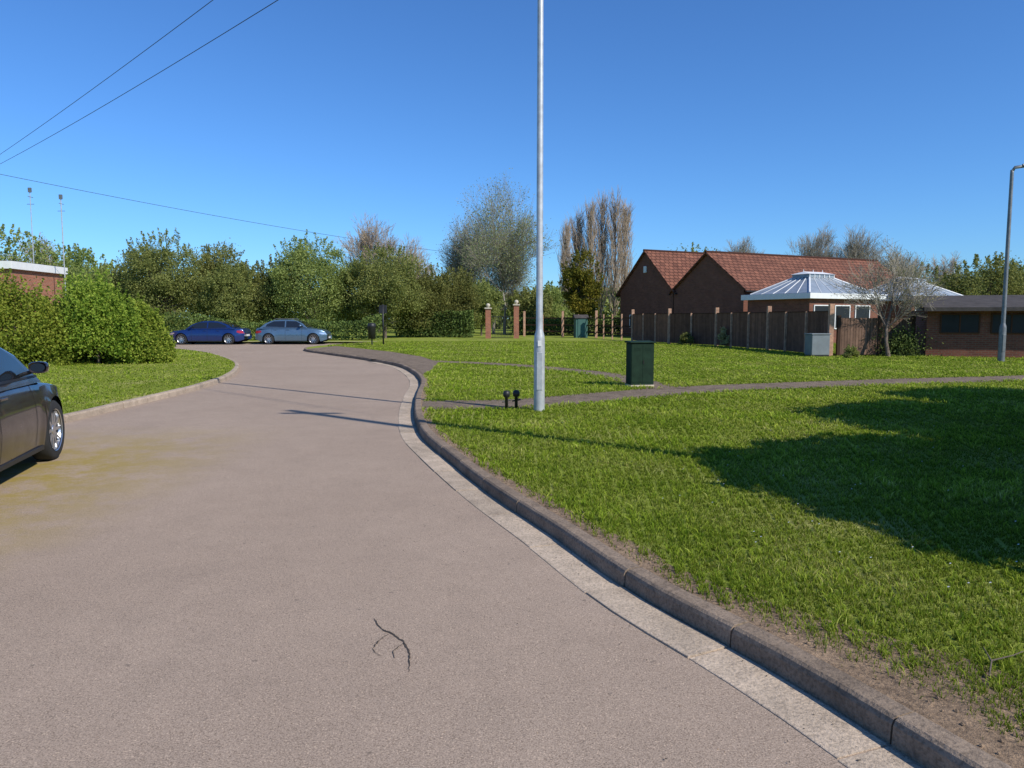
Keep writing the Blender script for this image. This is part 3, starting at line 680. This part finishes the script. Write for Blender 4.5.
for i,(x,y) in enumerate(fp2):
    MB().box(x-ox-.06,x-ox+.06,y-oy-.06,y-oy+.06,0,1.6).obj("post",M['fenceg'],e)
    if i+1<len(fp2):
        x2,y2=fp2[i+1]; d=Vector((x2-x,y2-y,0)).normalized(); nn=Vector((-d.y,d.x,0)); A=Vector((x-ox,y-oy,0))+d*.065;B=Vector((x2-ox,y2-oy,0))-d*.065; vs=[A-nn*.02,B-nn*.02,B+nn*.02,A+nn*.02]
        MB().add([(p.x,p.y,.05) for p in vs]+[(p.x,p.y,1.5) for p in vs],BX).obj("panel",M['fenceg'],e,uv=True)
e=thing("storage_box",(11.95,29.0,GZ),R(10),label="grey storage cabinet in front of the fence",category="storage cabinet")
MB().box(-.38,.38,-.25,.25,.06,.85).obj("body",M['grey'],e,bevel=.02); MB().box(-.41,.41,-.28,.28,.853,.9).obj("lid",M['grey'],e,bevel=.01)
MB().box(-.38,.38,-.23,.23,0,.055).obj("base",M['black'],e)
e=thing("garden_shed",(5.25,56.8,GZ),R(5),label="small sage green garden shed by the fence",category="shed")
MB().box(-.45,.45,-.5,.5,0,1.5).obj("wall",M['sage'],e,uv=True)
MB().add([(-.55,-.6,1.48),(.55,-.6,1.48),(.55,0,1.75),(-.55,0,1.75),(.55,.6,1.48),(-.55,.6,1.48)],[(0,1,2,3),(3,2,4,5),(0,3,5),(1,4,2)]).obj("roof",M['felt'],e)
MB().box(-.3,.3,-.53,-.503,.1,1.4).obj("door",M['sage'],e)

# ---------------------------------------------------------------- brick building
def gable_house(name,apex_xy,ang,Wd,Ln,eave,ridge,label,wallmat='brickd'):
    e=thing(name,(*apex_xy,GZ),ang,label=label,category="building")
    h=Wd/2; mb=MB()
    mb.add([(0,-h,0),(Ln,-h,0),(Ln,h,0),(0,h,0),(0,-h,eave),(Ln,-h,eave),(Ln,h,eave),(0,h,eave),(0,0,ridge),(Ln,0,ridge)],
      [(0,1,5,4),(2,3,7,6),(0,4,8,7,3),(1,2,6,9,5)]); mb.obj("wall",M[wallmat],e,uv=True)
    sl=(ridge-eave)/h; o=.35; t=.10
    mb=MB()
    for s in (-1,1):
        a=[(-.22,s*(h+o),eave-o*sl+.02),(Ln+.22,s*(h+o),eave-o*sl+.02),(Ln+.22,0,ridge+.02),(-.22,0,ridge+.02)]
        b=[(x,y,z+t) for x,y,z in a]; v=a+b; f=BX
        if s>0: f=[q[::-1] for q in f]
        mb.add(v,f)
    rf=mb.obj("roof",M['tile'],e,uv=True)
    MB().tube([(-.24,0,ridge+.12),(Ln+.24,0,ridge+.12)],.09,8).obj("ridge_tiles",M['tile'],rf)
    for s in (-1,1):
        yy=s*(h+o+.055); MB().box(-.2,Ln+.2,yy-.05,yy+.05,eave-o*sl-.06,eave-o*sl+.04).obj("gutter",M['black'],e)
    return e
ANG=math.atan2(.46,.89)
b1=gable_house("brick_building",(13.6,52),ANG,7.0,17.5,3.5,5.95,"dark red brick gabled building with clay tiled roof")
b2=gable_house("brick_building",(10.4,58.1),ANG,6.6,17,3.6,6.6,"taller dark brick gabled wing with clay tiled roof")
MB().box(-.12,-.005,-.15,.15,5.0,5.5).obj("floodlight",M['white'],b2,bevel=.02)
for bb,wd in ((b1,7.0),(b2,6.6)):
    for k in range(2):
        y0=-wd*.28+k*wd*.4; w=MB().box(-.03,-.004,y0,y0+1.1,.8,1.7).obj("window",M['pane'],bb)
        ringframe('x',y0,y0+1.1,.8,1.7,.06,-.06,-.003).obj("frame",M['white'],w)
        MB().box(-.055,-.032,y0+.52,y0+.58,.8,1.7).obj("mullion",M['white'],w)
def conservatory(x,y,s,s2,eave,top,label,ti=.5):
    e=thing("conservatory",(x,y,GZ),ANG,label=label,category="conservatory",group="conservatories with glazed hipped roofs")
    MB().box(-s/2,s/2,-s2/2,s2/2,0,eave-.34).obj("wall",M['brickd'],e,uv=True)
    for k in range(3):
        x0=-s/2+.4+k*(s-.7)/3; w=MB().box(x0,x0+1.2,-s2/2-.03,-s2/2-.004,.9,2.2).obj("window",M['pane'],e); ringframe('y',x0,x0+1.2,.9,2.2,.06,-s2/2-.06,-s2/2-.003).obj("frame",M['white'],w)
    MB().box(-s/2-.3,s/2+.3,-s2/2-.3,s2/2+.3,eave-.335,eave-.02).obj("fascia",M['white'],e,bevel=.01)
    a=s/2-.1; b=s2/2-.1; c=a*ti; d=b*.28; zt=top-.40
    V=[(-a,-b,eave+.005),(a,-b,eave+.005),(a,b,eave+.005),(-a,b,eave+.005),(-c,-d,zt),(c,-d,zt),(c,d,zt),(-c,d,zt)]
    MB().box(-s/2-.28,s/2+.28,-s2/2-.28,s2/2+.28,eave-.018,eave+.002).obj("flat_roof",M['rglass'],e)
    rf=obj("roof",V,[(0,1,5,4),(1,2,6,5),(2,3,7,6),(3,0,4,7),(4,5,6,7)],M['rglass'],e)
    for i in range(4):
        p0,p1=Vector(V[i]),Vector(V[(i+1)%4]); q0,q1=Vector(V[i+4]),Vector(V[(i+1)%4+4]); nb=6 if i%2==0 else 5
        for k in range(nb):
            t=k/nb; A=p0.lerp(p1,t); B=q0.lerp(q1,t); u=Vector((0,0,.01)); MB().tube([A+u,B+u],.055 if k==0 else .024,6).obj("glazing_bar",M['white'],rf)
    MB().box(-c-.02,c+.02,-d-.02,d+.02,zt+.01,zt+.22).obj("lantern",M['rglass'],rf)
    for k in range(6):
        q=-c-.02+(2*c+.04)*k/5; MB().box(q-.025,q+.025,-d-.05,-d-.023,zt+.0,zt+.22).obj("mullion",M['white'],rf)
    MB().add([(-c-.1,-d-.1,zt+.225),(c+.1,-d-.1,zt+.225),(c+.1,d+.1,zt+.225),(-c-.1,d+.1,zt+.225),(-c*.8,0,top),(c*.8,0,top)],[(0,1,5,4),(1,2,5),(2,3,4,5),(3,0,4),(0,3,2,1)]).obj("lantern_roof",M['white'],rf)
    for xx in (-c*.8,0,c*.8): MB().tube([(xx,0,top-.01),(xx,0,top+.14)],[.03,.01],6).obj("finial",M['white'],rf)
conservatory(18.7,46.4,6.0,4.8,2.95,4.35,"white conservatory with hipped glazed roof",.36)
conservatory(26.8,50.6,5.6,4.6,2.95,4.25,"smaller white conservatory with glazed roof",.36)
# outbuilding
e=thing("brick_outbuilding",(16.2,29.0,GZ),R(-20),label="low dark brick outbuilding with dark sloping roof",category="outbuilding")
MB().box(0,9,.0,4.5,0,1.80).obj("wall",M['brickd'],e,uv=True)
for k in range(5):
    x0=.5+k*1.7; w=MB().box(x0,x0+1.25,-.03,-.004,.95,1.62).obj("window",M['pane'],e)
    ringframe('y',x0,x0+1.25,.95,1.62,.045,-.05,-.003).obj("frame",M['fence'],w); MB().box(x0+.60,x0+.65,-.048,-.032,.95,1.62).obj("mullion",M['fence'],w)
MB().add([(-.2,-.6,1.76),(9.3,-.6,1.76),(9.3,4.9,2.35),(-.2,4.9,2.35),(-.2,-.6,1.90),(9.3,-.6,1.90),(9.3,4.9,2.49),(-.2,4.9,2.49)],BX).obj("roof",M['felt'],e)
# left flat roof building
e=thing("flat_roof_building",(-26.2,39,GZ),R(3),label="orange brick building with white flat-roof fascia",category="building")
MB().box(-14,0,0,5,0,4.05).obj("wall",M['brick'],e,uv=True)
MB().box(-14.2,.2,-.2,5.2,4.053,4.45).obj("fascia",M['white'],e,bevel=.01)
MB().box(-14.05,.05,-.05,5.05,4.453,4.48).obj("roof",M['felt'],e)
for k in range(4):
    x0=-12.6+3.2*k; w=MB().box(x0,x0+1.6,-.03,-.004,1.1,2.5).obj("window",M['glass'],e)
    ringframe('y',x0,x0+1.6,1.1,2.5,.06,-.06,-.003).obj("frame",M['white'],w)

# ---------------------------------------------------------------- cars
def car(x,y,rz,Ln,Wd,H,pm,label,prof,green,wr=.33,category="car",rails=False):
    e=thing("parked_car",(x,y,0.0),rz,label=label,category=category,group="cars parked along the kerb")
    xf=Ln*.5-Ln*.185; xr=-Ln*.5+Ln*.195; ra=wr+.045; hw=Wd/2
    px=[p[0]*Ln for p in prof]; pz=[p[1] for p in prof]
    n=110; xs=np.linspace(-Ln/2,Ln/2,n)
    belt=max(pz)
    def half(xx):
        t=abs(xx)/(Ln/2); return hw*(1-.26*max(0,(t-.55)/.45)**2.6-.02*t)
    rows=[0,.12,.28,.45,.6,.74,.86,.95,1.0]
    V=[];F=[]; K1=len(rows); KT=K1+5
    for i,xx in enumerate(xs):
        zt=float(np.interp(xx,px,pz)); t=abs(xx)/(Ln/2)
        zb=.20+.12*max(0,(t-.86)/.14)
        for xc in (xf,xr):
            if abs(xx-xc)<ra: zb=max(zb,wr+math.sqrt(ra*ra-(xx-xc)**2))
        zb=min(zb,zt-.08); w=half(xx)
        for s in (1,-1):
            col=[]
            for r_ in rows:
                z=zb+(zt-zb)*r_; 
                pr=1-.05*((z-.52)/.35)**2 if z>.52 else 1-.045*((.52-z)/.32)**1.5
                if z>belt-.22: pr-=.02*((z-(belt-.22))/.2)
                if r_==1: pr-=.02
                flare=0
                for xc in (xf,xr):
                    dd=abs(xx-xc)
                    if dd<ra+.14 and z<wr+ra+.12: flare=max(flare,.018*(1-abs(math.hypot(xx-xc,z-wr)-ra)/.14))
                col.append((xx,s*(w*pr+max(0,flare)),z))
            yw=abs(col[-1][1])
            for q in (.93,.8,.55,.25,0): col.append((xx,s*yw*q,zt+.05*(1-q*q)*(.8 if t<.9 else .4)))
            V+=col
    st=2*KT
    for i in range(n-1):
        for s in (0,1):
            for k in range(KT-1):
                a=i*st+s*KT+k; b=a+1; c=(i+1)*st+s*KT+k+1; d=c-1
                F.append((a,b,c,d) if s==1 else (a,d,c,b))
    for i in (0,n-1):
        A=[i*st+k for k in range(KT)]; B=[i*st+KT+k for k in range(KT-1)]
        f=A+B[::-1]; F.append(tuple(f) if i else tuple(f[::-1]))
    body=obj("body",V,F,pm,e,smooth=True); 
    m=body.modifiers.new("w","WELD"); m.merge_threshold=.0005
    fb,ft,rt,rb=green; wb=hw*.93; wt=hw*.72
    def gw(z): return wb+(wt-wb)*(z-belt+.04)/(H-belt+.04)
    out=[(fb,belt-.06),(fb-(fb-ft)*.5,belt+(H-belt)*.53),(ft,H-.07),(ft-.22,H-.018),((ft+rt)/2+.1,H),(rt+.25,H-.025),(rt,H-.09),(rt+(rb-rt)*.5,belt+(H-belt)*.48),(rb,belt-.06)]
    V=[];F=[]
    for (a,z) in out: V+=[(a,gw(z),z),(a,gw(z)*.5,z+.012*(z>belt+.1)),(a,0,z+.02*(z>belt+.1)),(a,-gw(z)*.5,z+.012*(z>belt+.1)),(a,-gw(z),z)]
    m_=len(out)
    for i in range(m_-1):
        for k in range(4): F.append((i*5+k,(i+1)*5+k,(i+1)*5+k+1,i*5+k+1))
    F.append(tuple(i*5 for i in range(m_))[::-1]); F.append(tuple(i*5+4 for i in range(m_)))
    obj("roof",V,F,pm,e,bevel=.025)
    def sidewin(name,poly,s,off=.006):
        vs=[(a,s*(gw(z)+off),z) for a,z in poly]; f=tuple(range(len(vs)))
        return obj(name,vs,[f if s<0 else f[::-1]],M['glass'],e)
    zb=belt+.03; zt=H-.10
    def fx(z): return np.interp(z,[out[0][1],out[1][1],out[2][1]],[out[0][0],out[1][0],out[2][0]])
    def rx(z): return np.interp(z,[out[8][1],out[7][1],out[6][1]],[out[8][0],out[7][0],out[6][0]])
    bp=(ft+rt)/2+.12
    for s in (1,-1):
        zm=(zb+zt)/2
        sidewin("window",[(fx(zb)-.16,zb),(fx(zm)-.12,zm),(fx(zt)-.08,zt),(bp+.04,zt+.02),(bp+.04,zb)],s)
        sidewin("window",[(bp-.04,zb),(bp-.04,zt+.02),(rx(zt)+.22,zt),(rx(zm)+.18,zm),(rx(zb)+.30,zb+.03)],s)
    def screen(name,a,b,c,o):
        vs=[]
        for (xx,z) in (a,b,c):
            w=gw(z)-.07
            vs+=[(xx+o*.012,w,z+.012),(xx+o*.014,0,z+.03),(xx+o*.012,-w,z+.012)]
        f=[(0,1,4,3),(1,2,5,4),(3,4,7,6),(4,5,8,7)]
        if o>0: f=[q[::-1] for q in f]
        return obj(name,vs,f,M['glass'],e)
    zz=[belt+.01,out[1][1],H-.09]; screen("windscreen",(fx(zz[0]),zz[0]),(fx(zz[1]),zz[1]),(fx(zz[2]),zz[2]),1)
    zz=[belt+.06,out[7][1],H-.11]; screen("rear_window",(rx(zz[0]),zz[0]),(rx(zz[1]),zz[1]),(rx(zz[2]),zz[2]),-1)
    MB().box(-Ln/2+.25,Ln/2-.25,-hw+.26,hw-.26,.17,belt-.15).obj("underbody",M['shadow'],e)
    for xc in (xf,xr):
        for s in (1,-1):
            w=thing("wheel",(xc,s*(hw-.12),wr)); w.parent=e
            tw=.105
            MB().lathe([(wr*.66,-tw*.9),(wr*.9,-tw),(wr*.985,-tw*.75),(wr,-tw*.3),(wr,tw*.3),(wr*.985,tw*.75),(wr*.9,tw),(wr*.66,tw*.9),(wr*.66,-tw*.9)],'y',k=40).obj("tyre",M['rubber'],w,smooth=True)
            mb=MB(); mb.lathe([(wr*.70,s*tw*.98),(wr*.67,s*tw*.9),(wr*.63,s*tw*.6),(wr*.62,-s*tw*.8)],'y',k=40)
            mb.lathe([(wr*.17,s*tw*.7),(wr*.15,s*tw*.8),(.001,s*tw*.82)],'y',k=20)
            for q in range(10):
                a=2*math.pi*q/10; ca,sa=math.cos(a),math.sin(a)
                def P(r_,t,yy): return (ca*r_-sa*t,yy*s,sa*r_+ca*t)
                r0,r1=wr*.12,wr*.65
                mb.add([P(r0,-.022,tw*.72),P(r1,-.014,tw*.84),P(r1,.014,tw*.84),P(r0,.022,tw*.72),P(r0,-.022,tw*.5),P(r1,-.014,tw*.6),P(r1,.014,tw*.6),P(r0,.022,tw*.5)],[(0,1,2,3),(4,7,6,5),(0,4,5,1),(3,2,6,7)])
            mb.obj("rim",M['alloy'],w)
            MB().lathe([(.001,s*tw*.3),(wr*.62,s*tw*.3)],'y',k=24).obj("brake_disc",M['black'],w)
    for s in (1,-1):
        def side_y(xx,z,off=.004):
            pr=1-.05*((z-.52)/.35)**2 if z>.52 else 1-.045*((.52-z)/.32)**1.5
            if z>belt-.22: pr-=.02*((z-(belt-.22))/.2)
            return s*(half(xx)*pr+off)
        for xx in (fb-.38,bp,max(rb+.62,xr+.2)):
            zs=[.26,.38,.52,.66,.8,belt-.05]; vs=[]
            for z in zs: vs+=[(xx-.005,side_y(xx,z),z),(xx+.005,side_y(xx,z),z)]
            obj("door_seam",vs,[(2*i,2*i+1,2*i+3,2*i+2) for i in range(len(zs)-1)],M['shadow'],e)
        for xx in (bp+.16,rb+1.0):
            z=belt-.13; yy=side_y(xx,z); MB().box(xx-.09,xx+.09,min(yy,yy+s*.03),max(yy,yy+s*.03),z-.014,z+.014).obj("handle",pm,e,bevel=.006)
        yy=side_y(0,.24,-.01); MB().box(xr+ra+.02,xf-ra-.02,min(yy,yy+s*.02),max(yy,yy+s*.02),.185,.235).obj("sill",M['black'],e,bevel=.005)
        vs=[];zw=belt+.012
        q=np.linspace(rb+.25,fb-.12,14)
        for xx in q: vs+=[(xx,s*(gw(zw-.012)+.011),zw-.012),(xx,s*(gw(zw+.012)+.011),zw+.012)]
        obj("waist_trim",vs,[(2*i,2*i+2,2*i+3,2*i+1) if s<0 else (2*i,2*i+1,2*i+3,2*i+2) for i in range(13)],M['black'],e)
        mx=fb-.42; my=s*(gw(belt+.08)+.01)
        mir=thing("wing_mirror",(mx,my,belt+.10)); mir.parent=e
        MB().tube([(.0,0,-.05),(0,s*.1,-.02)],.022,6).obj("stalk",M['black'],mir)
        v=[];k=12
        for (a,sc) in ((-.06,.92),(-.05,1.0),(0,1.0),(.05,.8),(.08,.4)):
            for j in range(k):
                t=2*math.pi*j/k; cc,ss=math.cos(t),math.sin(t); v.append((a,s*.15+.09*sc*math.copysign(abs(cc)**.7,cc),.02+.062*sc*math.copysign(abs(ss)**.7,ss)))
        f=[(i*k+j,i*k+(j+1)%k,(i+1)*k+(j+1)%k,(i+1)*k+j) for i in range(4) for j in range(k)]+[tuple(range(k)),tuple(4*k+j for j in range(k))]
        obj("shell",v,f,pm,mir,smooth=True)
        obj("mirror_glass",[(-.062,s*.15+.068*math.cos(t),.02+.045*math.sin(t)) for t in [2*math.pi*j/14 for j in range(14)]],[tuple(range(14))],M['glass'],mir)
        for nm,mt,xa,xb,z0,z1 in (("headlight",M['lamp'],Ln/2-.42,Ln/2-.015,.60,.72),("tail_light",M['redlamp'],-Ln/2+.40,-Ln/2+.015,.68,.84)):
            q=np.linspace(xa,xb,7); vs=[]
            for j,xx in enumerate(q):
                zt=min(z1,float(np.interp(xx,px,pz))-.03); h0=z0 if j>1 else z0+.04
                vs+=[(xx,side_y(xx,h0,.008),h0),(xx,side_y(xx,zt,.008),zt)]
            xe=xb+(.02 if xb>0 else -.02)
            vs+=[(xe,s*half(xb)*.62,z0),(xe,s*half(xb)*.62,min(z1,float(np.interp(xb,px,pz))-.03))]
            obj(nm,vs,[(2*i,2*i+2,2*i+3,2*i+1) for i in range(7)],mt,e)
        if rails: MB().tube([(ft-.2,s*(wt-.04),H+.005),(ft-.3,s*(wt-.04),H+.05),(rt+.3,s*(wt-.04),H+.05),(rt+.15,s*(wt-.04),H-.01)],.015,6).obj("roof_rail",M['galvd'],e)
    MB().box(Ln/2-.02,Ln/2+.012,-.45,.45,.33,.50).obj("grille",M['black'],e,bevel=.01)
    MB().box(Ln/2+.013,Ln/2+.022,-.26,.26,.37,.47).obj("number_plate",M['plate'],e)
    MB().box(-Ln/2-.02,-Ln/2+.01,-.26,.26,.5,.61).obj("number_plate",M['plate'],e)
    return e
sed=[(-.5,.62),(-.49,.86),(-.46,.94),(-.3,.97),(0,.95),(.2,.93),(.3,.88),(.42,.80),(.47,.70),(.5,.52)]
hat=[(-.5,.60),(-.49,.88),(-.46,.96),(-.3,.97),(0,.95),(.2,.93),(.3,.88),(.42,.80),(.47,.70),(.5,.52)]
suv=[(-.5,.66),(-.49,.95),(-.46,1.0),(-.3,1.02),(0,1.0),(.2,.98),(.3,.95),(.42,.88),(.475,.78),(.5,.58)]
car(-5.62,6.62,R(106),4.75,1.84,1.44,paint("dark_brown_car_paint",(.030,.019,.016),.3),"dark brown saloon car parked beside the kerb",sed,(1.25,.45,-.95,-1.85),wr=.34)
car(-18.45,45.4,R(181),4.55,1.8,1.42,paint("blue_car_paint",(.010,.035,.15),.5),"dark blue saloon car parked by the far kerb",hat,(1.2,.4,-.9,-1.75))
car(-13.4,45.6,R(2),4.3,1.8,1.5,paint("grey_blue_car_paint",(.12,.20,.27),.6),"grey-blue hatchback car parked by the far kerb",suv,(1.05,.35,-1.2,-1.9),rails=True)

# ---------------------------------------------------------------- light, sky, camera
el=R(40); sd=Vector((.77*math.cos(el),-.64*math.cos(el),math.sin(el))).normalized()
sun=bpy.data.lights.new("sun","SUN"); sun.energy=5.0; sun.angle=R(.5); sun.color=(1,.945,.86)
so=bpy.data.objects.new("sun",sun); link(so); so.rotation_euler=sd.to_track_quat('Z','Y').to_euler(); so.location=(10,-10,20)
w=bpy.data.worlds.new("World"); scene.world=w; w.use_nodes=True; nt=w.node_tree
bg=nt.nodes["Background"]; sky=nt.nodes.new("ShaderNodeTexSky"); sky.sky_type='NISHITA'; sky.sun_disc=False
sky.sun_elevation=el; sky.sun_rotation=math.atan2(sd.x,sd.y); sky.air_density=1.0; sky.dust_density=.2; sky.ozone_density=2.0; sky.altitude=50
c=mix(nt,1.0,sky.outputs[0],(.45,.82,1.30),'MULTIPLY')
nt.links.new(c,bg.inputs[0]); bg.inputs[1].default_value=.12
cam=bpy.data.cameras.new("camera"); cam.lens=26.02; cam.sensor_width=36; cam.clip_end=3000; cam.clip_start=.05
co=bpy.data.objects.new("camera",cam); link(co); co.location=(0,0,1.6); co.rotation_euler=(R(90-5.1),0,0); scene.camera=co
scene.view_settings.view_transform='Standard'; scene.view_settings.look='None'; scene.view_settings.exposure=0
